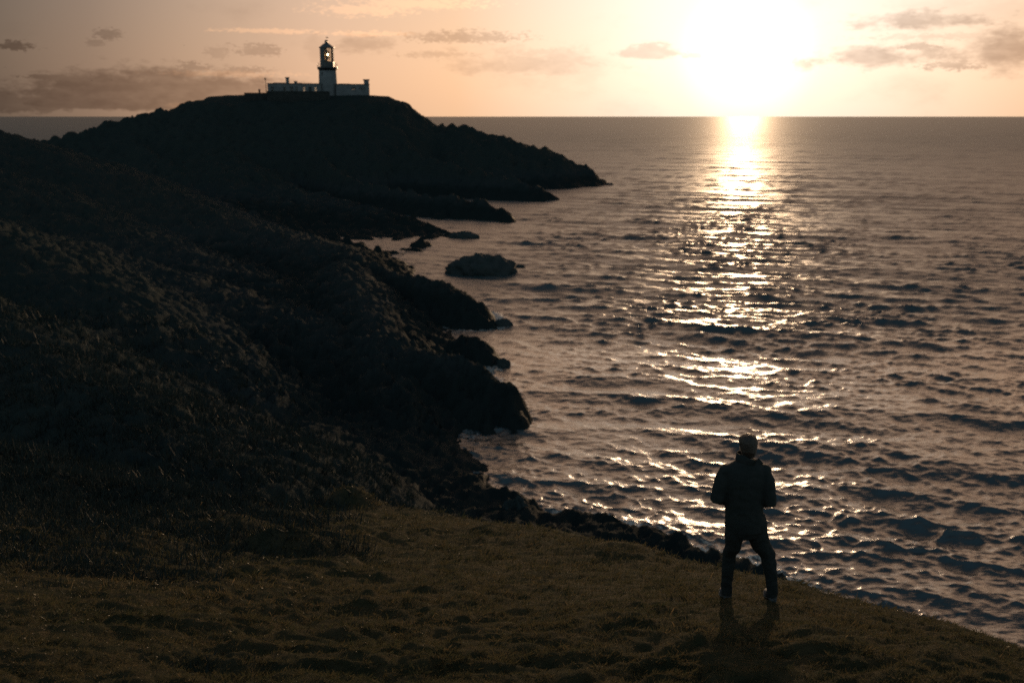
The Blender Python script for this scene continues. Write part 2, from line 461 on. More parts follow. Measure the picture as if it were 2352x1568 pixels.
# ------------------------------------------------------------------ noise
def gnoise(x, y, seed=0):
    xi = np.floor(x).astype(np.int64); yi = np.floor(y).astype(np.int64)
    xf = x - xi; yf = y - yi
    u = xf * xf * xf * (xf * (xf * 6 - 15) + 10); v = yf * yf * yf * (yf * (yf * 6 - 15) + 10)

    def g(ix, iy, dx, dy):
        h = (ix * 374761393 + iy * 668265263 + seed * 982451653) & 0xffffffff
        h = ((h ^ (h >> 13)) * 1274126177) & 0xffffffff
        h = h ^ (h >> 16)
        a = (h & 0xffff) * (2 * np.pi / 65536.0)
        return np.cos(a) * dx + np.sin(a) * dy
    n00 = g(xi, yi, xf, yf); n10 = g(xi + 1, yi, xf - 1, yf)
    n01 = g(xi, yi + 1, xf, yf - 1); n11 = g(xi + 1, yi + 1, xf - 1, yf - 1)
    return ((n00 * (1 - u) + n10 * u) * (1 - v) + (n01 * (1 - u) + n11 * u) * v) * 1.5


def fbm(x, y, octv=4, seed=0, gain=.5, ridged=False):
    s = np.zeros_like(x); a = 1.0; t = 0
    for o in range(octv):
        n = gnoise(x, y, seed + o * 17)
        s += a * ((1 - 2 * np.abs(n)) if ridged else n); t += a
        x = x * 2.03 + 3.7; y = y * 2.03 - 1.9; a *= gain
    return s / t


def sstep(x, lo, hi):
    t = np.clip((x - lo) / (hi - lo), 0, 1)
    return t * t * (3 - 2 * t)


# ------------------------------------------------------------------ the shape of the coast
def crest(*pts):
    out = []
    for p in pts:
        q = at(*p[:3])
        if len(p) > 3:
            q.z = p[3]
        out.append(q)
    return out


# each ridge: crest line, side slope, rounding of the crest
ISLAND = [
    (crest((-500, 480, 295), (-250, 420, 300), (80, 340, 305), (200, 307, 312), (280, 288, 318), (330, 268, 322), (400, 248, 326), (462, 233, 330),
           (478, 223, 330), (520, 219.5, 330), (600, 218, 330), (840, 219.5, 330), (888, 222, 330), (915, 237, 330), (940, 256, 330), (965, 272, 329), (1000, 291, 328),
           (1060, 297, 326), (1100, 310, 325), (1150, 318, 323), (1190, 335, 322), (1230, 342, 322), (1270, 356, 321), (1300, 373, 320), (1335, 390, 320),
           (1350, 394, 320), (1362, 412, 319), (1380, 418, 318), (1392, 426, 317)), (1.3, .42), 1.5),
    (crest((1279, 463, 257), (1262, 452, 257.5), (1245, 440, 258), (1180, 420, 262), (1050, 390, 275), (850, 320, 300)), (1.6, .6), .4),
    (crest((1176, 508, 207), (1172, 492, 207.5), (1158, 483, 208), (1100, 470, 212), (980, 455, 220), (800, 420, 245), (700, 340, 295)), (1.8, .55), .4),
    (crest((1036, 546, 180), (1000, 534, 183), (950, 520, 187), (850, 490, 196), (650, 440, 230), (500, 340, 295)), (.8, .16), .5),
    (crest((975, 569, 164), (950, 574, 160), (900, 583, 156), (840, 588, 154), (700, 545, 170), (500, 480, 200)), (1.0, .3), .5),
    (crest((860, 592, 152), (800, 570, 162), (700, 530, 180), (500, 460, 230), (300, 330, 300)), (1.0, .4), .6),
]
MAIN = [
    (crest((1133, 748, 101), (1128, 735, 101.3), (1112, 712, 102), (1085, 690, 103), (1060, 672, 104), (1010, 655, 107), (960, 643, 110), (905, 634, 115), (880, 625, 118), (840, 602, 124), (780, 580, 131)), (1.7, .55), .4),
    (crest((780, 580, 131), (600, 530, 150), (300, 420, 180), (80, 338, 196), (0, 312, 200), (-300, 240, 215), (-700, 200, 225)), (.5, .22), 1.0),
    (crest((1134, 832, 84), (1128, 815, 84.5), (1116, 797, 85), (1095, 787, 86), (1000, 782, 88.5), (900, 757, 93), (800, 720, 100)), (1.7, .55), .4),
    (crest((800, 720, 100), (600, 650, 112), (400, 580, 128), (100, 450, 155), (-200, 330, 180), (-600, 250, 190)), (.5, .2), 1.0),
    (crest((1196, 942, 67.2), (1188, 920, 67.8), (1172, 903, 68.4), (1150, 888, 69), (1128, 868, 69.6), (1104, 851, 70.4), (1000, 828, 73), (900, 808, 77), (780, 772, 83)), (2.0, .6), .4),
    (crest((780, 772, 83), (600, 720, 92), (300, 620, 112), (0, 520, 135), (-400, 420, 150)), (.5, .2), 1.0),
    # low rocky shore in front of the water
    (crest((1222, 1138, 49.2), (1195, 1128, 49.6), (1150, 1112, 50.5), (1120, 1097, 51.5), (1080, 1076, 53), (1040, 1052, 55), (1000, 1030, 56.5), (940, 1005, 59)), ('shelf', .02, .7), 1.0),
    (crest((940, 1005, 59), (880, 980, 62), (800, 940, 67), (600, 860, 78), (300, 720, 98), (0, 620, 115)), ('shelf', .03, .3), 2.0),
    (crest((1222, 1148, 49), (1260, 1158, 48.2), (1330, 1167, 47.3), (1380, 1172, 46.8), (1420, 1190, 45.8), (1470, 1206, 45), (1500, 1216, 44.4), (1520, 1231, 44), (1546, 1224, 43.4), (1575, 1244, 42.7),
           (1600, 1261, 42), (1660, 1278, 40.8), (1740, 1296, 39.5), (1800, 1335, 38), (1900, 1400, 35), (2060, 1470, 32), (2300, 1540, 29), (2700, 1650, 26)), ('shelf', .04, .8), .8),
    # a dark-tufted spur beyond the turf on the left, then the ground behind the shore, filling the gullies
    (crest((560, 1130, 31), (480, 1085, 33), (400, 1035, 36), (300, 965, 40), (200, 890, 45), (80, 810, 51), (-100, 700, 60), (-500, 560, 75), (-900, 450, 85)), (1.2, .34), 1.0),
    (crest((600, 930, 60), (450, 830, 66), (250, 690, 78), (0, 560, 95), (-400, 430, 115)), (1.0, .25), 1.2),
    (crest((880, 0, 66, 2.2), (850, 0, 76, 3.0), (830, 0, 88, 3.2), (800, 0, 102, 3.4), (760, 0, 118, 3.6)), (.6, .35), 1.0),
    (crest((200, 0, 42, 7.0), (500, 0, 46, 5.0), (850, 0, 54, 2.4)), (.5, .25), 1.0),
]


def envelope(ridges, X, Y):
    """upper hull of the ridges; kx, ky = fall per metre along X and along Y"""
    H = np.full(X.shape, -99.0)
    for pts, k, r0 in ridges:
        for a, b in zip(pts[:-1], pts[1:]):
            dx, dy = b.x - a.x, b.y - a.y
            if k[0] == 'shelf':                  # gentle on the land side, steep to the sea
                t = np.clip((X - a.x) / dx, 0, 1)
                yy = Y - a.y - t * dy
                drop = np.where(yy < 0, -k[1] * yy, k[2] * yy) + 1.5 * np.abs(X - a.x - t * dx)
            else:
                kx, ky = k
                ex, ey = dx * kx, dy * ky; qx, qy = (X - a.x) * kx, (Y - a.y) * ky
                t = np.clip((qx * ex + qy * ey) / (ex * ex + ey * ey), 0, 1)
                drop = np.sqrt((qx - t * ex) ** 2 + (qy - t * ey) ** 2 + r0 * r0) - r0
            np.maximum(H, a.z + t * (b.z - a.z) - drop, out=H)
    return H


# the grass slope the man stands on: a smooth surface through known heights
CTRL = [at(*p) for p in [
    (0, 1568, 5.7), (600, 1568, 6.0), (1176, 1568, 6.0), (1714, 1568, 5.95), (2352, 1568, 5.85), (2352, 1560, 6.6),
    (0, 1400, 8.0), (600, 1400, 9.0), (1176, 1400, 9.2), (1722, 1376, 9.25), (2060, 1442, 8.6), (1860, 1365, 10.6),
    (0, 1250, 11.6), (300, 1240, 12.8), (600, 1178, 18.6), (800, 1168, 19.8), (1000, 1190, 19.0), (1200, 1208, 17.4), (1300, 1232, 16.0),
    (1400, 1264, 14.8), (1500, 1292, 13.6), (1600, 1301, 12.9), (1660, 1312, 12.3),
    (1000, 1300, 12.9), (700, 1290, 12.9), (1300, 1330, 11.6), (350, 1320, 10.4),
    (450, 1160, 18.6), (300, 1130, 19.0), (150, 1100, 19.6), (0, 1080, 19.6), (-300, 1050, 18.5), (-300, 1300, 9.5), (0, 1000, 27), (300, 1040, 27), (-300, 950, 25),
    (2700, 1650, 6.0), (2900, 1900, 4.0)]]
CTRL += [Vector((0, 0, 19.35)), Vector((-4, 0, 19.7)), Vector((4, 0, 19.0)), Vector((0, 3, 18.35))]


def tps_fit(C):
    P = np.array([[c.x, c.y] for c in C]); z = np.array([c.z for c in C]); n = len(P)
    d = np.hypot(P[:, None, 0] - P[None, :, 0], P[:, None, 1] - P[None, :, 1])
    K = np.where(d > 0, d * d * np.log(d + 1e-12), 0) + np.eye(n) * .35
    A = np.zeros((n + 3, n + 3)); A[:n, :n] = K; A[:n, n] = 1; A[:n, n + 1:] = P; A[n, :n] = 1; A[n + 1:, :n] = P.T
    w = np.linalg.solve(A, np.concatenate([z, np.zeros(3)]))
    return P, w


TP, TW = tps_fit(CTRL)


def slope_base(X, Y):
    s = TW[-3] + TW[-2] * X + TW[-1] * Y
    for i in range(len(TP)):
        d2 = (X - TP[i, 0]) ** 2 + (Y - TP[i, 1]) ** 2
        s = s + TW[i] * .5 * d2 * np.log(d2 + 1e-12)
    return s


EDGE = [at(*p) for p in [(2900, 1800, 6.0), (2700, 1700, 7.2), (2352, 1562, 8.2), (2200, 1502, 9.0), (2060, 1442, 9.9), (1950, 1400, 10.5), (1850, 1362, 11.1), (1790, 1345, 11.6), (1660, 1312, 12.5), (1600, 1301, 13.1), (1500, 1292, 13.9),
                          (1400, 1264, 15.0), (1300, 1232, 16.3), (1200, 1208, 17.6), (1000, 1190, 19.5), (800, 1168, 21), (600, 1178, 19.6), (450, 1160, 20.0),
                          (300, 1130, 21.0), (150, 1100, 22.5), (0, 1080, 24), (-300, 1050, 26), (-900, 1000, 28)]]
POLY = [(e.x, e.y) for e in EDGE] + [(-160, -20), (30, -20)]


def outside_dist(X, Y):
    d2 = np.full(X.shape, 1e9); ins = np.zeros(X.shape, bool)
    n = len(POLY)
    for i in range(n):
        (ax, ay), (bx, by) = POLY[i], POLY[(i + 1) % n]
        dx, dy = bx - ax, by - ay
        t = np.clip(((X - ax) * dx + (Y - ay) * dy) / (dx * dx + dy * dy), 0, 1)
        np.minimum(d2, (X - ax - t * dx) ** 2 + (Y - ay - t * dy) ** 2, out=d2)
        c = ((ay > Y) != (by > Y)) & (X < (bx - ax) * (Y - ay) / (by - ay + 1e-12) + ax)
        ins ^= c
    d = np.sqrt(d2)
    return np.where(ins, -d, d)


def lit_turf_mask(X, Y):
    """1 on the grazed turf, 0 past its edge and where the left turf is painted as shaded"""
    u = -X / np.maximum(Y, .1)
    far_ = sstep(Y + 5 * gnoise(X * .3, Y * .3, 77) + 2.5 * gnoise(X * 1.1, Y * 1.3, 78), 6.5, 21)
    return (1 - sstep(outside_dist(X, Y), -.2, 1.0)) * (1 - far_ * sstep(u + .08 * gnoise(X * .5, Y * .5, 79), .08, .34))


def tussocks(X, Y):
    wx = X + .25 * gnoise(X * .9, Y * .9, 71); wy = Y + .25 * gnoise(X * .9 + 9, Y * .9, 72)
    a = gnoise(wx * .42, wy * .62, 11) * .07
    b_ = (np.abs(gnoise(wx * 1.0, wy * 1.6, 12)) - .25) * .10
    c = (np.abs(gnoise(wx * 2.3, wy * 3.3, 13)) - .25) * .065
    d = (np.abs(gnoise(wx * 5.5, wy * 7.0, 14)) - .25) * .04
    mod = .55 + .9 * sstep(gnoise(X * .16, Y * .2, 15), -.3, .5)
    return (a + b_ + c) * mod + d


HUMPS = [(at(805, 1158, 20.6), .55, .42), (at(330, 1140, 18), .8, .3), (at(520, 1195, 16), .7, .25), (at(120, 1130, 18), .9, .3), (at(700, 1290, 13.8), .55, .22), (at(640, 1305, 13.4), .5, .2), (at(1420, 1275, 14.2), .8, .22)]


def coast_height(X, Y):
    t = outside_dist(X, Y)
    near = Y < 165
    base = np.full(X.shape, -99.0)
    Xn, Yn, tn = X[near], Y[near], t[near]
    wob = fbm(Xn * .35, Yn * .35, 3, 31) * 1.2 * sstep(Yn, 16, 30)
    tt = np.maximum(tn + wob, 0)
    g = slope_base(Xn, Yn)
    g = g + tussocks(Xn, Yn) * (1 + sstep(Yn, 12, 40) * .8)
    g = g + (np.abs(gnoise(Xn * .5, Yn * .6, 34)) + .5 * np.abs(gnoise(Xn * 1.1, Yn * 1.2, 35)) - .4) * .55 * sstep(Yn, 15, 24) * sstep(-Xn / Yn, .22, .32)
    for c, r, h in HUMPS:
        g = g + h * np.exp(-(((Xn - c.x) / r) ** 2 + ((Yn - c.y) / (r * .8)) ** 2))
    g = g + fbm(Xn * .9, Yn * .9, 4, 33, .6, True) * .9 * sstep(tt, .6, 2.5)
    g = g - np.where(tt < 1.2, .55 * tt * tt, .8 + (tt - 1.2) * 1.35)
    base[near] = np.where(g > 40, 40, g)
    wx = X + 2.2 * fbm(X * .12, Y * .12, 2, 41); wy = Y + 2.2 * fbm(X * .12 + 7, Y * .12, 2, 42)
    far_ = sstep(Y, 30, 60)
    r = envelope(MAIN, X + (wx - X) * .35 * far_, Y + (wy - Y) * .35 * far_)
    amp = .35 + .65 * sstep(r, 1, 8)
    inland = sstep(r, 2.5, 7.0)
    bush = (.2 + .2 * sstep(Y, 60, 110)) * (np.abs(gnoise(wx * .42, wy * .55, 45)) + .55 * np.abs(gnoise(wx * .95, wy * 1.15, 46)) + .3 * np.abs(gnoise(wx * 2.1, wy * 2.3, 47)) - .45) * 1.9
    craggy = fbm(wx * .3, wy * .42, 5, 43, .6, True); craggy = np.floor(craggy * 5) / 5 * .5 + craggy * .5
    r = r + (fbm(wx * .1, wy * .1, 3, 48) * .9 + bush) * inland + (craggy - .35) * (.55 + 1.2 * sstep(Y, 54, 66)) * (1 - .6 * inland) * (.45 + .55 * amp) + (fbm(wx * .75, wy * .75, 4, 49, .6, True) - .3) * .5 * (1 - .5 * inland) + fbm(X * 1.1, Y * 1.1, 3, 44, .6, True) * (.10 + .16 * sstep(Y, 54, 66))
    return np.maximum(base, r - .45 * (1 - sstep(Y, 58, 72)) * sstep(Y, 43, 49))


def island_height(X, Y):
    wx = X + 4 * fbm(X * .05, Y * .05, 2, 51); wy = Y + 4 * fbm(X * .05 + 7, Y * .05, 2, 52)
    r = envelope(ISLAND, X, Y)
    top = sstep(r, 22, 27)
    return r + (fbm(wx * .06, wy * .06, 5, 53, .55, True) - .3) * 2.4 * (1 - .93 * top) * (.4 + .6 * sstep(r, 1, 9)) + (np.abs(gnoise(wx * .22, wy * .3, 55)) + .5 * np.abs(gnoise(wx * .5, wy * .6, 56)) - .35) * 1.8 * (1 - .9 * top) + fbm(X * .35, Y * .35, 4, 54, .6, True) * .6 * (1 - .85 * top)


def build_coast():
    nc = 560
    u = np.linspace(-.76, .76, nc)
    d = np.concatenate([np.geomspace(2.6, 30, 430), np.geomspace(30, 235, 400)[1:]])
    U, Dd = np.meshgrid(u, d)
    X = U * Dd; Y = Dd
    H = coast_height(X.ravel(), Y.ravel()).reshape(X.shape)
    V = np.stack([X, Y, H], -1).reshape(-1, 3)
    q = grid_quads(len(d), nc, H > -1.2)
    V2, q2 = compact(V, q)
    o = np_mesh('coast_hillside', V2, q2, M['terrain']); vattr(o, 'turf', lit_turf_mask(V2[:, 0], V2[:, 1]))
    tag(o, 'dark grassy coastal slope falling to low rocky cliffs', kind='structure')
    return u, d, H


def build_island():
    nc = 460
    u = np.linspace(-.75, .35, nc); d = np.geomspace(140, 430, 300)
    U, Dd = np.meshgrid(u, d); X = U * Dd; Y = Dd
    H = island_height(X.ravel(), Y.ravel()).reshape(X.shape)
    V = np.stack([X, Y, H], -1).reshape(-1, 3)
    V2, q2 = compact(V, grid_quads(len(d), nc, H > -1.2))
    o = np_mesh('island_headland', V2, q2, M['terrain']); tag(o, 'dark island headland carrying the lighthouse', kind='structure')


CU, CD, CH = build_coast()
build_island()


def ground(x, y):
    return float(coast_height(np.array([float(x)]), np.array([float(y)]))[0])


# ------------------------------------------------------------------ sea
def wave_tile(L, lmin, lmax, slope, seed, n=384, wind=(-.35, -1.0), spread=2.0):
    rng = np.random.default_rng(seed)
    k1 = 2 * np.pi * np.fft.fftfreq(n, L / n); kx, ky = np.meshgrid(k1, k1)
    k = np.hypot(kx, ky) + 1e-9; lam = 2 * np.pi / k
    w = np.array(wind) / np.hypot(*wind)
    c = np.abs((kx * w[0] + ky * w[1]) / k)
    lk = np.log(lam); l0, l1 = np.log(lmin), np.log(lmax)
    band = np.exp(-((lk - (l0 + l1) / 2) / ((l1 - l0) / 2.2)) ** 4)
    A = k ** -2.0 * band * (c ** spread * .94 + .06)
    A[0, 0] = 0
    h = A * (rng.normal(size=(n, n)) + 1j * rng.normal(size=(n, n)))
    hh = np.fft.ifft2(h).real
    sx = np.fft.ifft2(1j * kx * h).real; sy = np.fft.ifft2(1j * ky * h).real
    s = slope / math.sqrt((sx ** 2 + sy ** 2).mean())
    dx = np.fft.ifft2(1j * kx / k * h).real * s; dy = np.fft.ifft2(1j * ky / k * h).real * s
    return L, hh * s, dx, dy


def samp(tile, X, Y):
    L, hh, dx, dy = tile; n = hh.shape[0]
    fx = (X / L % 1.0) * n; fy = (Y / L % 1.0) * n
    ix = np.floor(fx).astype(int) % n; iy = np.floor(fy).astype(int) % n
    a = fx - np.floor(fx); b = fy - np.floor(fy); jx = (ix + 1) % n; jy = (iy + 1) % n
    return [((f[iy, ix] * (1 - a) + f[iy, jx] * a) * (1 - b) + (f[jy, ix] * (1 - a) + f[jy, jx] * a) * b) for f in (hh, dx, dy)]


def build_sea():
    nc = 800
    u = np.linspace(-.66, .66, nc)
    inv = np.linspace(1 / math.sqrt(31.0), 1 / math.sqrt(40000.0), 1000)
    d = 1 / inv ** 2
    U, Dd = np.meshgrid(u, d); X = (U * Dd).ravel(); Y = Dd.ravel()
    land = np.full(X.shape, -50.0)
    m = Y < 235
    land[m] = coast_height(X[m], Y[m])
    m2 = (Y > 140) & (Y < 430)
    land[m2] = np.maximum(land[m2], island_height(X[m2], Y[m2]))
    dd = np.gradient(d)[:, None] * np.ones((1, nc)); dd = np.abs(dd).ravel()
    # wave bands: longest, shortest, slope
    bands = [(230, 14, 42, .022, 1), (97, 6, 15, .050, 2), (45, 2.6, 6.5, .12, 3), (21, 1.2, 2.8, .19, 4), (9.7, .40, 1.2, .24, 5)]
    Z = np.zeros_like(X); ox = np.zeros_like(X); oy = np.zeros_like(X); lost = np.zeros_like(X)
    shelter = 1 - .45 * sstep(land, -14, -1)
    gust = .78 + .42 * sstep(fbm(X * .016 + 3, Y * .030, 4, 61), -.35, .4)
    patch = .65 + .6 * sstep(fbm(X * .085, Y * .16, 3, 62) + .35 * fbm(X * .02, Y * .03, 2, 66), -.42, .42)
    for (L, l0, l1, sl, sd) in bands:
        lam = math.sqrt(l0 * l1)
        w = sstep(lam / (dd + .0017 * Y), .6, 1.7)
        h, ax, ay = samp(wave_tile(L, l0, l1, sl, sd, spread=14.0 if l1 > 10 else 7.0 if l1 > 5 else (1.0 if l1 > 2 else .4)), X * .97 + Y * .05, Y)
        g = gust if l1 < 10 else 1.0
        if l1 < 3:
            g = g * patch
        Z += h * w * g * shelter; ox += ax * w * .95 * g; oy += ay * w * .95 * g
        lost += (1 - w ** 2) * sl ** 2
    rough = np.sqrt(np.sqrt(2 * lost * (.26 + .36 * sstep(Y, 220, 1000))) + .0025)
    rough = np.clip(rough, .15, .72)
    # foam where the swell breaks on rock, and torn patches around it
    near = sstep(land, -2.6, -.1)
    surf = sstep(fbm(X * .06, Y * .06, 3, 63), -.25, .35)
    foam = near * (.42 + .6 * surf) + sstep(land, -9.0, -1.5) * (.1 + .9 * surf) * .50 * (1 - sstep(Y, 55, 75) * .5)
    foam = foam + (.3 * near + .85 * sstep(land, -8.0, -1.5) * (.45 + .55 * surf)) * (1 - sstep(Y, 47, 54)) * sstep(X, -1, 3)     # surf along the near rocks
    foam *= 1 - .62 * sstep(Y, 50, 55) * (1 - sstep(Y, 66, 70)) * (1 - sstep(X, 2, 7))     # the sheltered cove
    foam *= 1 - .55 * sstep(Y, 70, 170)
    open_ = sstep(fbm(X * .018, Y * .05, 4, 64), .34, .5) * .30 * sstep(Y, 120, 300)
    foam = np.maximum(foam, open_)
    Z += foam * .30 * (fbm(X * 1.6, Y * 1.6, 3, 65) + .3) * (Y < 200)
    V = np.stack([X + ox, Y + oy, Z], -1)
    keep = land < 1.6
    V2, q2, r2, f2 = compact(V, grid_quads(len(d), nc, keep), rough, foam)
    o = np_mesh('sea', V2, q2, M['sea']); vattr(o, 'rough', r2); vattr(o, 'foam', f2)
    tag(o, 'choppy open sea glittering under the low sun', kind='structure')


build_sea()


# ------------------------------------------------------------------ rocks in the water
def rock(px, py, d, w, dep, h, seed, label, rz=0.0, sink=.5, name='sea_rock'):
    c = at(px, py, d)
    n, m_ = 44, 22
    th = np.linspace(0, 2 * np.pi, n, endpoint=False); ph = np.linspace(-.5, np.pi / 2, m_)
    T, Pp = np.meshgrid(th, ph)
    x = np.cos(Pp) * np.cos(T); y = np.cos(Pp) * np.sin(T); z = np.sin(Pp)
    sx, sy = x * 2.1 + z * 1.1 + seed * 7.3, y * 2.1 - z * .7 + seed * 3.1
    n1 = fbm(sx, sy, 4, seed, .55, True); n2 = fbm(sx * 2.7, sy * 2.7 + z * 3, 3, seed + 5)
    r = .82 + .30 * n1 + .12 * n2
    V = np.stack([x * r * w / 2, y * r * dep / 2, z * r * h - sink * .3], -1).reshape(-1, 3)
    V = np.vstack([V, [[0, 0, h * .86 - sink * .3]]])
    q = []
    for j in range(m_ - 1):
        for i in range(n):
            k = (i + 1) % n
            q.append((j * n + i, j * n + k, (j + 1) * n + k, (j + 1) * n + i))
    me = bpy.data.meshes.new(name)
    me.from_pydata(V.tolist(), [], q + [((m_ - 1) * n + i, (m_ - 1) * n + (i + 1) % n, len(V) - 1) for i in range(n)])
    me.materials.append(M['rock']); me.shade_smooth()
    o = bpy.data.objects.new(name, me); COL.objects.link(o)
    o.location = (c.x, c.y, 0); o.rotation_euler = (0, 0, rz)
    tag(o, label, 'rock')
    return o


rock(1103, 618, 136, 9.9, 6.0, 2.7, 3, 'large humped rock islet standing alone in the bay below the headland')
rock(1192, 604, 141, 1.5, 1.2, .55, 5, 'tiny rock just right of the large islet')
rock(1062, 552, 176, 6.0, 3.0, 1.3, 8, 'long low reef rock off the headland, behind the large islet')
rock(1152, 728, 100.5, 2.3, 1.6, .8, 11, 'low flat rock off the sunlit tip of the farther mainland point')
rock(1152, 838, 83, 1.5, 1.2, .9, 14, 'small pointed rock off the middle mainland point')
rock(1396, 428, 315, 3.0, 2.0, .8, 17, 'tiny rock at the very tip of the headland')
rock(1180, 1128, 48.2, 2.1, 1.6, 2.0, 19, 'jagged boulder on the near shore above the foam')
rock(1742, 1300, 38.8, 1.9, 1.6, 1.7, 23, "dark shore rock seen between the man's legs")
rock(1792, 1345, 36.5, 1.8, 1.5, 1.6, 27, "rounded shore rock just right of the man's knee")
rock(1546, 1240, 42.5, 1.6, 1.4, 1.6, 29, 'rounded boulder on the shore edge left of the man')

# ------------------------------------------------------------------ lighthouse
LB = at(751, 219.8, 330)
LROT = math.atan2(1176 - 751, F)


def lx(zx):
    return (zx - 1400) / 49.5


def lz(zy):
    return (1030 - zy) / 49.5


def local(name, x, y=0.0, z=0.0):
    c, s = math.cos(LROT), math.sin(LROT)
    return empty(name, (LB.x + x * c - y * s, LB.y + x * s + y * c, LB.z + z), LROT)


def build_lighthouse():
    t = local('lighthouse', 0)
    tag(t, 'white round lighthouse tower with dark lantern room and lit lamp on the hilltop', 'lighthouse')
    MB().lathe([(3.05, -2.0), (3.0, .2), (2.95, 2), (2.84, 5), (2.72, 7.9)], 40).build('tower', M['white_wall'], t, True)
    g = MB().lathe([(2.73, 7.7), (2.9, 8.0), (3.15, 8.25), (3.2, 8.5), (3.2, 8.85), (2.3, 8.86)], 40).build('gallery', M['dark_metal'], t)
    for i in range(18):
        a = 2 * math.pi * i / 18
        MB().tube([(3.08 * math.cos(a), 3.08 * math.sin(a), 8.84), (3.08 * math.cos(a), 3.08 * math.sin(a), 9.95)], .035, 6).build('railing_post', M['dark_metal'], g)
    for z in (9.4, 9.95):
        MB().tube([(3.08 * math.cos(2 * math.pi * i / 36), 3.08 * math.sin(2 * math.pi * i / 36), z) for i in range(37)], .028, 6).build('railing_bar', M['dark_metal'], g)
    MB().lathe([(2.18, 8.86), (2.15, 10.35), (2.3, 10.36), (2.3, 10.5), (2.0, 10.5)], 32).build('lantern_base', M['lantern_metal'], t, False)
    # glazing: 16 bays, blanked on the landward left
    for i in range(16):
        a0, a1 = 2 * math.pi * i / 16, 2 * math.pi * (i + 1) / 16
        am = (a0 + a1) / 2; xm = 2.13 * math.cos(am); ym = math.sin(am)
        clear = (xm > -.9 and ym < 0) or (xm > -.2 and ym > 0)
        vs = []; n = 4
        for j in range(n + 1):
            a = a0 + (a1 - a0) * j / n
            for r in (2.12, 2.09):
                for z in (10.5, 14.75):
                    vs.append((r * math.cos(a), r * math.sin(a), z))
        fs = []
        for j in range(n):
            o, p = j * 4, j * 4 + 4
            fs += [(o, p, p + 1, o + 1), (o + 3, p + 3, p + 2, o + 2), (o + 1, p + 1, p + 3, o + 3), (o, o + 2, p + 2, p)]
        MB().add(vs, fs).build('glass_pane' if clear else 'blank_panel', M['lantern_glass'] if clear else M['lantern_metal'], t, False)
        MB().tube([(2.13 * math.cos(a0), 2.13 * math.sin(a0), 10.45), (2.13 * math.cos(a0), 2.13 * math.sin(a0), 14.8)], .05, 8).build('glazing_bar', M['dark_metal'], t)
    for z in (11.9, 13.35):
        MB().tube([(2.14 * math.cos(2 * math.pi * i / 32), 2.14 * math.sin(2 * math.pi * i / 32), z) for i in range(33)], .035, 6).build('glazing_ring', M['dark_metal'], t)
    prof = [(.45, 11.0)]
    for k in range(7):
        z0 = 11.05 + k * .42; b = .95 - .32 * abs(k - 3) / 3
        prof += [(b - .12, z0), (b, z0 + .2), (b - .12, z0 + .4)]
    prof.append((.4, 14.1))
    ln = MB().lathe(prof, 24, cx=-.25).build('lens', M['lens'], t, True)
    MB().lathe([(.8, 10.5), (.8, 10.75), (.5, 10.8), (.5, 11.0)], 20, cx=-.25).build('lens_pedestal', M['brass'], t)
    for i in range(6):
        a = 2 * math.pi * i / 6 + .3
        MB().tube([(-.25 + .99 * math.cos(a), .99 * math.sin(a), 10.9), (-.25 + .99 * math.cos(a), .99 * math.sin(a), 14.2)], .05, 6).build('lens_frame', M['brass'], ln)
    lp = MB(); lp.ellipsoid((.28, -1.05, 12.6), (.24, .16, .3)); lp.build('lamp', M['lamp'], t, True)
    rf = MB().lathe([(2.5, 14.72), (2.5, 14.88), (2.2, 15.02), (1.3, 15.75), (.62, 16.15), (.56, 16.3)], 32).build('roof', M['lantern_metal'], t)
    MB().lathe([(.5, 16.25), (.5, 16.75), (.62, 16.8), (.6, 16.95), (.3, 17.1)], 20).build('vent', M['lantern_metal'], rf)
    v = MB(); v.tube([(0, 0, 17.0), (0, 0, 18.1)], .03, 6); v.box(-.45, .45, -.02, .02, 17.88, 17.93); v.box(.18, .62, -.05, .05, 17.72, 18.05)
    v.build('weather_vane', M['dark_metal'], rf)
    for zx in (1322, 1518):
        x = lx(zx); y = -math.sqrt(max(2.76 ** 2 - x * x, .1))
        w = MB().box(x - .28, x + .28, y - .06, y + .9, lz(712), lz(672)).build('window', M['dark_door'], t)
        MB().box(x - .36, x + .36, y - .1, y + .9, lz(722), lz(714)).build('window_sill', M['white_wall'], w)


build_lighthouse()


def wall_with_openings(x0, x1, z0, z1, y0, y1, ops):
    """a wall slab with real openings (x0, x1, z0, z1)"""
    mb = MB(); xs = x0
    for (a, b, c, e) in sorted(ops):
        if a > xs:
            mb.box(xs, a, y0, y1, z0, z1)
        mb.box(a, b, y0, y1, z0, c); mb.box(a, b, y0, y1, e, z1)
        xs = b
    if x1 > xs:
        mb.box(xs, x1, y0, y1, z0, z1)
    return mb


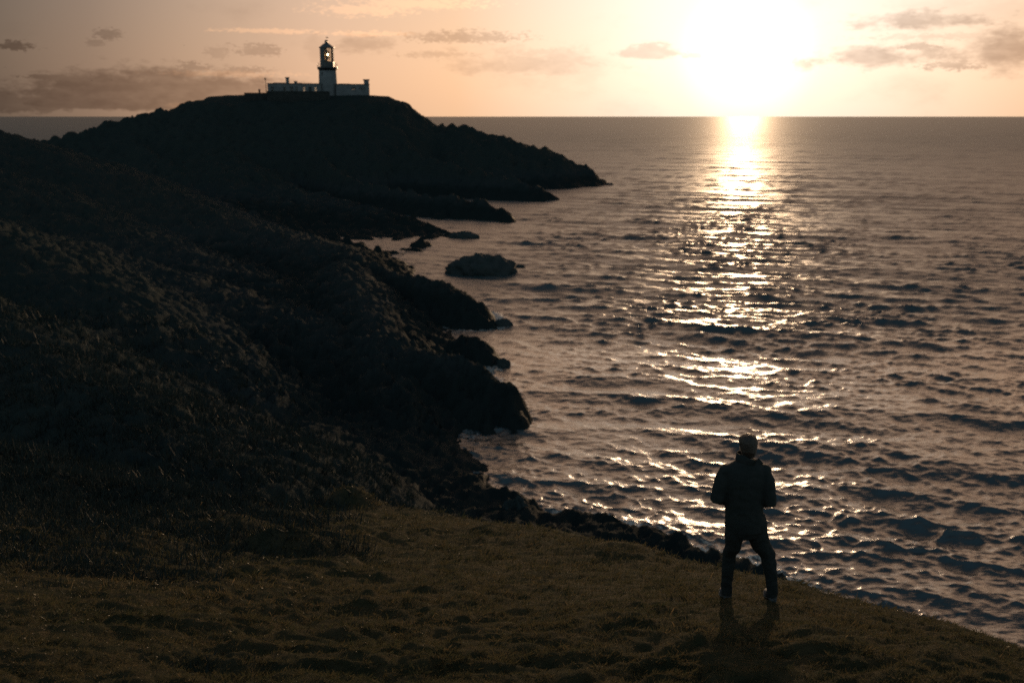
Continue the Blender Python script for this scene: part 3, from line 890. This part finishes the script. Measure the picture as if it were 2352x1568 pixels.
def build_house(name, label, x0, x1, zt, yf, yb, front, back, doors=()):
    """a flat roofed low house; openings in local metres of the lighthouse frame"""
    t = local(name, 0); tag(t, label, 'house')
    ops = list(front) + list(doors)
    wf = wall_with_openings(x0, x1, -1.5, zt, yf, yf + .4, ops)
    bk = wall_with_openings(x0, x1, -1.5, zt, yb - .4, yb, back)
    wf.add(bk.v, bk.f)
    wf.box(x0, x0 + .4, yf + .4, yb - .4, -1.5, zt); wf.box(x1 - .4, x1, yf + .4, yb - .4, -1.5, zt)
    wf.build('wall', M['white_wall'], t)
    MB().box(x0 - .12, x1 + .12, yf - .12, yb + .12, zt + .003, zt + .22).build('roof', M['grey_roof'], t)
    MB().box(x0 + .4, x1 - .4, yf + .4, yb - .4, -.2, .05).build('floor', M['grey_roof'], t)
    for side, lst in ((yf + .15, front), (yb - .25, back)):
        for (a, b, c, e) in lst:
            w = MB(); xm = (a + b) / 2; zm = (c + e) / 2
            w.box(a, a + .06, side, side + .08, c, e); w.box(b - .06, b, side, side + .08, c, e)
            w.box(a + .06, b - .06, side, side + .08, c, c + .06); w.box(a + .06, b - .06, side, side + .08, e - .06, e)
            w.box(a + .06, b - .06, side + .01, side + .07, zm - .09, zm + .09)
            f = w.build('window', M['frame'], t)
            MB().box(a + .06, b - .06, side + .035, side + .045, c + .06, e - .06).build('pane', M['pane'], f)
    for (a, b, c, e) in doors:
        MB().box(a + .02, b - .02, yf + .15, yf + .22, c, e - .02).build('door', M['dark_door'], t)
    return t


WZ0, WZ1 = lz(966), lz(900)


def win(zx, w=.75):
    return (lx(zx) - w / 2, lx(zx) + w / 2, WZ0, WZ1)


hl = build_house('keepers_house', 'long low white house with chimneys left of the lighthouse tower', lx(468), lx(1290), lz(858), -2.6, 3.8,
                 [win(540, .9), win(730, .9), win(835, .9), win(912, .6), win(1028), win(1205)], [win(1028, 1.1), win(1205, 1.1)],
                 [(lx(1120) - .5, lx(1120) + .5, lz(1000), lz(902))])
# an inner partition keeps the left rooms dark
MB().box(lx(968), lx(968) + .2, -2.19, 3.39, .06, lz(870)).build('inner_wall', M['grey_roof'], hl)
MB().box(lx(560), lx(745), -2.3, 3.0, lz(852) + .1, lz(838)).build('parapet', M['white_wall'], hl)
ch = MB().box(lx(748), lx(797), -.6, .6, lz(855) + .1, lz(772)).build('chimney', M['white_wall'], hl)
MB().box(lx(738), lx(806), -.8, .8, lz(772) + .003, lz(753)).build('chimney_cap', M['grey_roof'], ch)
ch2 = MB().box(lx(874), lx(922), -.5, .5, lz(855) + .1, lz(822)).build('chimney', M['white_wall'], hl)
MB().box(lx(870), lx(926), -.6, .6, lz(822) + .003, lz(812)).build('chimney_cap', M['grey_roof'], ch2)
MB().box(lx(930), lx(995), -2.0, 2.0, lz(852) + .1, lz(840)).build('parapet', M['white_wall'], hl)

hr = build_house('engine_house', 'low white house with one tall end chimney right of the lighthouse tower', lx(1520), lx(2045), lz(864), -2.9, 3.6,
                 [(lx(1765), lx(1830), lz(945), lz(905)), (lx(1882), lx(1975), lz(945), lz(905))], [(lx(1760), lx(1835), lz(935), lz(915))])
MB().box(lx(1562), lx(1738), -2.5, 3.2, lz(858) + .1, lz(848)).build('parapet', M['white_wall'], hr)
ch = MB().box(lx(1968), lx(2043), -1.2, 1.2, lz(864) + .23, lz(795)).build('chimney', M['white_wall'], hr)
MB().box(lx(1955), lx(2054), -1.4, 1.4, lz(795) + .003, lz(778)).build('chimney_cap', M['grey_roof'], ch)

w = local('yard_wall', 0); tag(w, 'low dark boundary wall in front of the lighthouse houses', 'wall')
MB().box(lx(462), lx(1420), -6.2, -5.7, -3.2, lz(985)).build('wall_body', M['stone_wall'], w)
MB().box(lx(458), lx(1424), -6.28, -5.62, lz(985) + .003, lz(972)).build('coping', M['stone_wall'], w)
w = local('garden_wall', 0); tag(w, 'low boundary wall running left from the lighthouse houses to a small pillar', 'wall')
MB().box(lx(112), lx(455), -3.4, -2.9, -2.5, lz(1004)).build('wall_body', M['stone_wall'], w)
MB().box(lx(108), lx(458), -3.46, -2.84, lz(1004) + .003, lz(995)).build('coping', M['stone_wall'], w)
p_ = MB().box(lx(330), lx(356), -3.5, -2.8, lz(995) + .005, lz(952)).build('pillar', M['stone_wall'], w)
MB().box(lx(326), lx(360), -3.55, -2.75, lz(952) + .003, lz(942)).build('pillar_cap', M['stone_wall'], p_)
fp = local('signal_mast', lx(446), -3.0); tag(fp, 'thin mast at the left end of the keepers house', 'mast')
MB().tube([(0, 0, -.6), (0, 0, lz(870)), (-.12, 0, lz(765))], [.13, .10, .06], 8).build('pole', M['wood_post'], fp)
MB().box(-.32, .1, -.05, .05, lz(800), lz(772)).build('signal_board', M['wood_post'], fp)

c = at(301, 278, 320)
hz_ = float(island_height(np.array([c.x]), np.array([c.y]))[0])
po = empty('waymark_post', (c.x, c.y, hz_ - .3)); tag(po, 'small dark post on the left skyline of the headland', 'post')
MB().tube([(0, 0, 0), (0, 0, 1.7)], .13, 8).build('post_shaft', M['wood_post'], po)
MB().box(-.3, .3, -.06, .06, 1.25, 1.6).build('sign_board', M['wood_post'], po)


# ------------------------------------------------------------------ birds over the left of the sea
def bird(px, py, d, span, rz, label):
    c = at(px, py, d); t = empty('seabird', c, rz); tag(t, label, 'bird', 'seabirds gliding in the sky')
    s = span / 2
    b = MB(); b.tube([(0, -.26 * s, 0), (0, -.2 * s, .01), (0, 0, .02), (0, .22 * s, .02), (0, .34 * s, .03), (0, .42 * s, .02)], [.01, .05 * s, .10 * s, .08 * s, .05 * s, .01], 8)
    for sg in (-1, 1):
        b.add([(0, .16 * s, .03), (0, -.12 * s, .03), (sg * .45 * s, .2 * s, .2 * s), (sg * .45 * s, -.02 * s, .2 * s), (sg * s, -.08 * s, .06 * s), (sg * s, -.14 * s, .06 * s),
               (0, .16 * s, .0), (0, -.12 * s, .0), (sg * .45 * s, .2 * s, .18 * s), (sg * .45 * s, -.02 * s, .18 * s)],
              [(0, 2, 3, 1), (2, 4, 5, 3), (6, 7, 9, 8), (8, 9, 5, 4), (0, 6, 8, 2), (1, 3, 9, 7), (2, 8, 4), (3, 5, 9)])
    b.build('body', M['bird'], t, True)


bird(8, 156, 260, 1.0, .6, 'dark bird closest to the left picture edge')
bird(204, 172, 300, 1.0, 1.2, 'dark bird just above the long cloud bank, upper of the pair')
bird(207, 186, 300, 1.0, -.5, 'dark bird against the top of the cloud bank, lower of the pair')
bird(252, 185, 300, 1.0, .2, 'dark bird over the cloud bank, right of the pair')
bird(419, 105, 330, .9, .9, 'dark bird high in clear sky left of the lighthouse')


# ------------------------------------------------------------------ the man
def remeshed(mb, name, mat, parent, voxel, smooth_it=4, fold=0.0, fscale=9.0, seed=1):
    tmp = mb.build(name + '_tmp', mat)
    md = tmp.modifiers.new('r', 'REMESH'); md.mode = 'VOXEL'; md.voxel_size = voxel; md.use_smooth_shade = True
    sm = tmp.modifiers.new('s', 'SMOOTH'); sm.factor = .5; sm.iterations = smooth_it
    dg = bpy.context.evaluated_depsgraph_get()
    me = bpy.data.meshes.new_from_object(tmp.evaluated_get(dg))
    bpy.data.objects.remove(tmp, do_unlink=True)
    me.name = name
    if fold:
        n = len(me.vertices); co = np.zeros(n * 3, np.float32); no = np.zeros(n * 3, np.float32)
        me.vertices.foreach_get('co', co); me.vertices.foreach_get('normal', no)
        co = co.reshape(-1, 3); no = no.reshape(-1, 3)
        f = fbm((co[:, 0] + co[:, 2] * .35) * fscale, (co[:, 2] + co[:, 1] * .8) * fscale * 1.5, 3, seed, .5, True) - .2
        co += no * (f * fold)[:, None]
        me.vertices.foreach_set('co', co.ravel())
    me.materials.clear(); me.materials.append(mat); me.shade_smooth()
    o = bpy.data.objects.new(name, me); COL.objects.link(o); o.parent = parent
    return o


def build_person():
    base = at(1714.3, 1378, 9.25)
    bz = min(ground(base.x + .22, base.y), ground(base.x + .22, base.y - .1))
    root = empty('person', (base.x - .012, base.y, bz - .025))
    root.scale = (.975, .975, .975); root.rotation_euler = (0, R(-2.2), 0)
    tag(root, 'man in dark jacket standing on the grass with his back turned', 'person')

    def q(zx, zy, y=0.0):
        return Vector(((zx - 540) / 768, y, (1398 - zy - 288 * y) / 712))

    def zr(zy, y=0.0):
        return (1398 - zy - 288 * y) / 712
    LF = .16                                       # the left foot stands a little farther down the slope
    lfz = ground(base.x - .18, base.y + LF) - bz + .02
    ank_l = Vector((-.172, LF, lfz + .10)); ank_r = Vector((.262, 0, .10))
    kn_l = Vector((-.150, LF * .7 + .03, .50)); kn_r = Vector((.220, .03, .50))
    hp_l = Vector((-.125, .02, .90)); hp_r = Vector((.075, .02, .90))
    sh_l = Vector((-.222, 0, 1.455)); sh_r = Vector((.152, 0, 1.44))
    el_l = Vector((-.318, -.03, 1.175)); el_r = Vector((.212, -.04, 1.115))
    wr_l = Vector((-.125, .26, 1.10)); wr_r = Vector((.045, .27, 1.08))
    nk = Vector((-.02, .0, 1.50)); hd = Vector((-.006, .015, 1.685))

    def ell(z, xc, hw, hd_, yc=0.0, n=20):
        return [(xc + hw * math.cos(2 * math.pi * i / n), yc + hd_ * math.sin(2 * math.pi * i / n), z) for i in range(n)]

    # --- body: one continuous surface under the clothes, head and hands showing
    b = MB()
    b.rings([ell(.82, -.025, .12, .09), ell(.95, -.025, .155, .10), ell(1.1, -.03, .145, .095), ell(1.28, -.035, .165, .11), ell(1.42, -.035, .17, .10), ell(1.48, -.03, .09, .07), ell(1.52, -.02, .055, .06)])
    b.tube([Vector((-.02, 0, 1.44)), Vector((-.012, .008, 1.60))], [.062, .058], 14)
    b.rings([ell(1.575, -.006, .035, .04, .055), ell(1.60, -.006, .058, .070, .03), ell(1.64, -.006, .070, .088, .016), ell(1.69, -.006, .076, .097, .01), ell(1.735, -.006, .073, .094, .006), ell(1.77, -.006, .055, .072, .004), ell(1.79, -.006, .025, .035, .0)])
    b.ellipsoid((hd.x, hd.y + .098, 1.668), (.014, .022, .022), 10, 6)       # nose
    b.ellipsoid((hd.x, hd.y + .082, 1.628), (.026, .012, .009), 10, 6)       # mouth
    b.ellipsoid((hd.x, hd.y + .070, 1.597), (.026, .022, .018), 10, 6)       # chin
    for s in (-1, 1):
        b.ellipsoid((hd.x + s * .081, .0, 1.672), (.010, .022, .034), 10, 6)  # ears
        b.ellipsoid((hd.x + s * .030, hd.y + .085, 1.695), (.020, .012, .007), 10, 6)   # brows
    for (sh, el, wr) in ((sh_l, el_l, wr_l), (sh_r, el_r, wr_r)):
        b.tube([sh, (sh + el) / 2, el, el.lerp(wr, .3), wr], [.058, .048, .042, .042, .028], 12)
    for (hp, kn, an) in ((hp_l, kn_l, ank_l), (hp_r, kn_r, ank_r)):
        b.tube([hp, hp.lerp(kn, .5), kn, kn.lerp(an, .35), an], [.085, .072, .054, .056, .038], 12)
        b.tube([an, an + Vector((0, .0, -.05)), an + Vector((0, .06, -.065)), an + Vector((0, .16, -.075))], [.038, .036, .034, .022], 10)
    for s, wr, other in ((-1, wr_l, wr_r), (1, wr_r, wr_l)):
        fw = Vector((-s * .62, .78, -.02)).normalized(); up = Vector((0, 0, 1)); sd = fw.cross(up).normalized()
        pm = wr + fw * .055
        b.tube([wr, wr + fw * .03, wr + fw * .075, wr + fw * .095], [.027, .034, .036, .026], 10)
        for k, (off, ln) in enumerate(((.033, .072), (.011, .082), (-.011, .077), (-.033, .060))):
            p0 = wr + fw * .080 + up * off; inw = sd * (.5 * -s) if False else Vector((-s * .55, -.25, 0))
            p1 = p0 + fw * ln * .45; p2 = p1 + (fw * .55 + inw * .8).normalized() * ln * .33; p3 = p2 + (fw * .05 + inw).normalized() * ln * .28
            b.tube([p0 - fw * .02, p0, p1, p2, p3], [.0095, .0095, .009, .0085, .007], 8)
        t0 = wr + fw * .03 + up * .030
        b.tube([t0, t0 + (fw * .6 + up * .8).normalized() * .035, t0 + (fw * .9 + up * .5).normalized() * .062, t0 + fw * .085 + up * .03], [.013, .012, .010, .008], 8)
    remeshed(b, 'body', M['skin'], root, .0082, 2)

    # --- trousers
    t = MB()
    t.rings([ell(.73, -.02, .13, .10), ell(.80, -.015, .185, .125), ell(.90, -.022, .195, .128), ell(1.0, -.03, .185, .118)])
    t.tube([Vector((-.125, .01, .88)), Vector((-.132, .02, .74)), Vector((-.132, .05, .60)), Vector((-.150, LF * .7 + .02, .48)), Vector((-.168, LF * .8, .30)), ank_l + Vector((-.002, -.005, .06)), ank_l + Vector((-.002, -.01, -.045))],
           [.105, .094, .078, .070, .062, .055, .055], 16)
    t.tube([Vector((.085, .01, .88)), Vector((.108, .02, .74)), Vector((.146, .035, .62)), Vector((.220, .035, .50)), Vector((.250, .01, .30)), ank_r + Vector((0, -.005, .06)), ank_r + Vector((0, -.01, -.045))],
           [.112, .104, .094, .080, .064, .056, .056], 16)
    remeshed(t, 'trousers', M['trousers'], root, .010, 3, .009, 8, 5)

    # --- jacket
    j = MB()
    j.rings([ell(.79, -.016, .186, .126), ell(.805, -.016, .192, .132), ell(.90, -.030, .198, .135), ell(1.0, -.040, .190, .130), ell(1.12, -.043, .195, .132), ell(1.25, -.040, .208, .138, .0), ell(1.36, -.036, .222, .135, -.005),
             ell(1.45, -.033, .212, .118, -.008), ell(1.50, -.030, .172, .100, -.008), ell(1.54, -.026, .118, .09, -.005), ell(1.555, -.022, .095, .08, 0)])
    j.ellipsoid((-.210, -.005, 1.445), (.084, .085, .070)); j.ellipsoid((.143, -.005, 1.43), (.087, .085, .072))
    j.tube([sh_l + Vector((.02, 0, -.01)), sh_l.lerp(el_l, .35) + Vector((-.004, 0, 0)), sh_l.lerp(el_l, .75), el_l + Vector((.0, 0, -.012)), el_l.lerp(wr_l, .25) + Vector((0, -.01, -.02)), el_l.lerp(wr_l, .6), wr_l],
           [.078, .080, .074, .070, .068, .058, .046], 16)
    j.tube([sh_r + Vector((-.02, 0, -.01)), sh_r.lerp(el_r, .35) + Vector((.008, 0, 0)), sh_r.lerp(el_r, .75), el_r + Vector((.0, 0, -.012)), el_r.lerp(wr_r, .25) + Vector((0, -.01, -.015)), el_r.lerp(wr_r, .6), wr_r],
           [.080, .082, .076, .070, .066, .058, .046], 16)
    j.ellipsoid((.172, .06, .875), (.030, .07, .075))                         # bulging pocket
    jk = remeshed(j, 'jacket', M['jacket'], root, .011, 4, .007, 6.0, 9)
    # stand-up collar, open in front, its right tip turned out
    vs = []; fs = []; n = 22
    for i in range(n + 1):
        a = R(-60) - (R(240)) * i / n                                        # from right front round the back to left front
        ca, sa = math.cos(a), math.sin(a)
        flare = .030 * max(0.0, 1 - i / 5.0)
        for (r0, z) in ((.098, 1.505), (.104 + flare * .8, 1.565), (.094 + flare * 1.8, 1.628 - flare * 1.6), (.085 + flare * 1.8, 1.628 - flare * 1.6), (.084, 1.51)):
            vs.append((-.020 + r0 * ca * 1.06, .0 - r0 * sa * -1.0 * .98, z))
    for i in range(n):
        for k in range(4):
            fs.append((i * 5 + k, i * 5 + k + 1, i * 5 + 5 + k + 1, i * 5 + 5 + k))
    fs += [(0, 1, 2, 3, 4), tuple(n * 5 + k for k in (4, 3, 2, 1, 0))]
    MB().add(vs, fs).build('collar', M['jacket'], jk, True)
    mb = MB()
    mb.add([(.045, -.075, 1.53), (.085, -.05, 1.585), (.142, -.03, 1.520), (.095, -.03, 1.490), (.045, -.060, 1.518), (.085, -.032, 1.565), (.140, -.015, 1.51), (.095, -.015, 1.482)],
           [(0, 1, 2, 3), (7, 6, 5, 4), (0, 4, 5, 1), (1, 5, 6, 2), (2, 6, 7, 3), (3, 7, 4, 0)]).build('collar_tip', M['jacket'], jk)

    # --- hair: short, full on top
    h = MB()
    h.rings([ell(1.59, hd.x, .050, .040, -.038), ell(1.625, hd.x, .066, .056, -.034), ell(1.66, hd.x, .074, .078, -.034), ell(1.70, hd.x, .085, .098, -.014), ell(1.75, hd.x, .090, .106, -.004), ell(1.785, hd.x, .080, .096, .0), ell(1.806, hd.x + .004, .058, .072, .004), ell(1.816, hd.x + .006, .026, .034, .006)])
    remeshed(h, 'hair', M['hair'], root, .007, 1, .007, 45, 21)

    # --- shoes
    for an in (ank_l, ank_r):
        s = MB()
        s.tube([an + Vector((0, -.01, .01)), an + Vector((0, -.01, -.05))], [.050, .056], 14)
        s.rings([[(an.x + w * math.cos(2 * math.pi * i / 14), y + an.y, an.z - .10 + hgt * (.5 + .5 * math.sin(2 * math.pi * i / 14))) for i in range(14)]
                 for (y, w, hgt) in ((-.075, .025, .05), (-.06, .040, .075), (0, .044, .09), (.08, .048, .08), (.15, .050, .06), (.20, .036, .045), (.215, .015, .03))])
        so = remeshed(s, 'shoe', M['shoe'], root, .008, 2)
        pr = [(-.082, .026), (-.06, .044), (0, .046), (.08, .051), (.15, .053), (.20, .040), (.222, .018)]
        out = [(an.x + w, an.y + y) for y, w in pr] + [(an.x - w, an.y + y) for y, w in reversed(pr)]
        MB().rings([[(x, y, an.z - .115) for x, y in out], [(x, y, an.z - .088) for x, y in out]]).build('sole', M['sole'], so)
    return root


build_person()


# ------------------------------------------------------------------ grass
def build_grass():
    rng = np.random.default_rng(4)

    def spots(n, dmin, dmax, p):
        # spread over the picture rather than over the ground, so far blades are larger and fewer
        v = rng.random(n); d = 1 / (1 / dmin + (1 / dmax - 1 / dmin) * v ** p)
        x = rng.uniform(-.72, .72, n) * d
        return x, d
    X, Y = spots(46000, 3.8, 45, .85)                    # tufts
    t = outside_dist(X, Y)
    clump = gnoise(X * 1.4, Y * 2.0, 91) + .6 * gnoise(X * 4, Y * 5, 92)
    tm = lit_turf_mask(X, Y)
    ok = (t < .6) & (clump > rng.uniform(-1.0, .5, len(X))) & (rng.random(len(X)) < .12 + tm)
    X, Y, clump = X[ok], Y[ok], clump[ok]
    k = 8
    far_ = np.clip(Y / 9.0, .75, 3.0)
    size = np.repeat(rng.uniform(.6, 1.25, len(X)) * (1 + .5 * np.clip(clump, 0, 1)) * far_ ** .8, k)
    cx, cy = np.repeat(X, k), np.repeat(Y, k); ctone = np.repeat(rng.normal(0, .13, len(X)), k)
    n1 = len(cx); a1 = rng.uniform(0, 2 * np.pi, n1); r1 = .035 * size * np.sqrt(rng.random(n1))
    bx, by = cx + np.cos(a1) * r1, cy + np.sin(a1) * r1
    L1 = rng.uniform(.035, .085, n1) * size; lean1 = rng.uniform(.25, 1.15, n1)
    X2, Y2 = spots(200000, 3.8, 30, .8)                  # short turf between them
    ok = (outside_dist(X2, Y2) < .3) & (rng.random(len(X2)) < lit_turf_mask(X2, Y2)); X2, Y2 = X2[ok], Y2[ok]; n2 = len(X2)
    f2 = np.clip(Y2 / 9.0, .75, 3.0)
    bx = np.concatenate([bx, X2]); by = np.concatenate([by, Y2])
    L = np.concatenate([L1, rng.uniform(.02, .055, n2) * f2 ** .8]); az = np.concatenate([a1 + rng.normal(0, .5, n1), rng.uniform(0, 2 * np.pi, n2)])
    lean = np.concatenate([lean1, rng.uniform(.2, 1.2, n2)]); far_ = np.clip(by / 9.0, .75, 3.0)
    tone0 = np.concatenate([ctone, rng.normal(-.08, .1, n2)])
    N = len(bx)
    stalk = rng.random(N) < .002; L[stalk] *= 1.7; lean[stalk] *= .6
    Z = coast_height(bx, by)
    W = rng.uniform(.0018, .0036, N) * far_
    dx = np.cos(az) * np.sin(lean) + .16; dy = np.sin(az) * np.sin(lean) - .10; dz = np.cos(lean) + .12
    ln = np.sqrt(dx * dx + dy * dy + dz * dz); dx, dy, dz = dx / ln, dy / ln, dz / ln
    fa = rng.uniform(0, 2 * np.pi, N); wv = np.stack([np.cos(fa) * W, np.sin(fa) * W, np.zeros(N)], -1)
    B = np.stack([bx, by, Z - .012], -1); D = np.stack([dx, dy, dz], -1)
    tip = B + D * L[:, None]; tip[:, 2] -= L * .10
    mid = B + D * (L * .55)[:, None]; mid[:, 2] += L * .05
    V = np.stack([B - wv, B + wv, mid + wv * .75, tip], 1).reshape(-1, 3)
    i = np.arange(N) * 4
    T = np.concatenate([np.stack([i, i + 1, i + 2], -1), np.stack([i, i + 2, i + 3], -1)])
    o = np_mesh('grass', V, T, M['grass'], False)
    tone = np.clip(.36 + .28 * fbm(bx * .45, by * .45, 3, 93) + tone0 + rng.normal(0, .08, N) + .4 * stalk - .25 * (1 - lit_turf_mask(bx, by)), 0, 1)
    vattr(o, 'tone', np.repeat(tone, 4))
    tag(o, 'short rough turf covering the clifftop slope', 'grass', kind='stuff')


build_grass()


# ------------------------------------------------------------------ extra grass on the left bank, shade put into its dark colour
def build_shaded_grass():
    rng = np.random.default_rng(8)
    n = 60000
    v = rng.random(n); Y = 1 / (1 / 6.0 + (1 / 75.0 - 1 / 6.0) * v ** 1.0); X = -rng.uniform(.05, .72, n) * Y
    ok = (coast_height(X, Y) > 3.2) & (rng.random(n) > lit_turf_mask(X, Y) * 1.15)
    X, Y = X[ok], Y[ok]; k = 6
    far_ = np.clip(Y / 14.0, .5, 4.0)
    size = np.repeat(rng.uniform(.6, 1.3, len(X)) * far_ ** .85, k)
    cx, cy = np.repeat(X, k), np.repeat(Y, k); N = len(cx)
    az = rng.uniform(0, 2 * np.pi, N); lean = rng.uniform(.05, 1.0, N)
    r = .09 * size * np.sqrt(rng.random(N)); bx, by = cx + np.cos(az) * r, cy + np.sin(az) * r
    L = rng.uniform(.10, .26, N) * size; W = rng.uniform(.006, .012, N) * np.repeat(far_, k)
    D = np.stack([np.cos(az) * np.sin(lean), np.sin(az) * np.sin(lean), np.cos(lean)], -1)
    Z = np.repeat(coast_height(X, Y), k)
    B = np.stack([bx, by, Z - .05], -1); tip = B + D * L[:, None]
    fa = rng.uniform(0, 2 * np.pi, N); wv = np.stack([np.cos(fa) * W, np.sin(fa) * W, rng.uniform(-.5, .5, N) * W], -1)
    mid = B + D * (L * .6)[:, None]
    V = np.stack([B - wv * .5, B + wv * .5, mid + wv * 1.2, tip], 1).reshape(-1, 3)
    i = np.arange(N) * 4
    T = np.concatenate([np.stack([i, i + 1, i + 2], -1), np.stack([i, i + 2, i + 3], -1)])
    o = np_mesh('shaded_grass', V, T, M['shaded_grass'], False)
    vattr(o, 'tone', np.repeat(np.clip(.4 + np.repeat(rng.normal(0, .2, len(X)), k) + rng.normal(0, .1, N), 0, 1), 4))
    tag(o, 'rough grass on the left bank, coloured dark as shade', 'shaded_grass', kind='stuff')


build_shaded_grass()
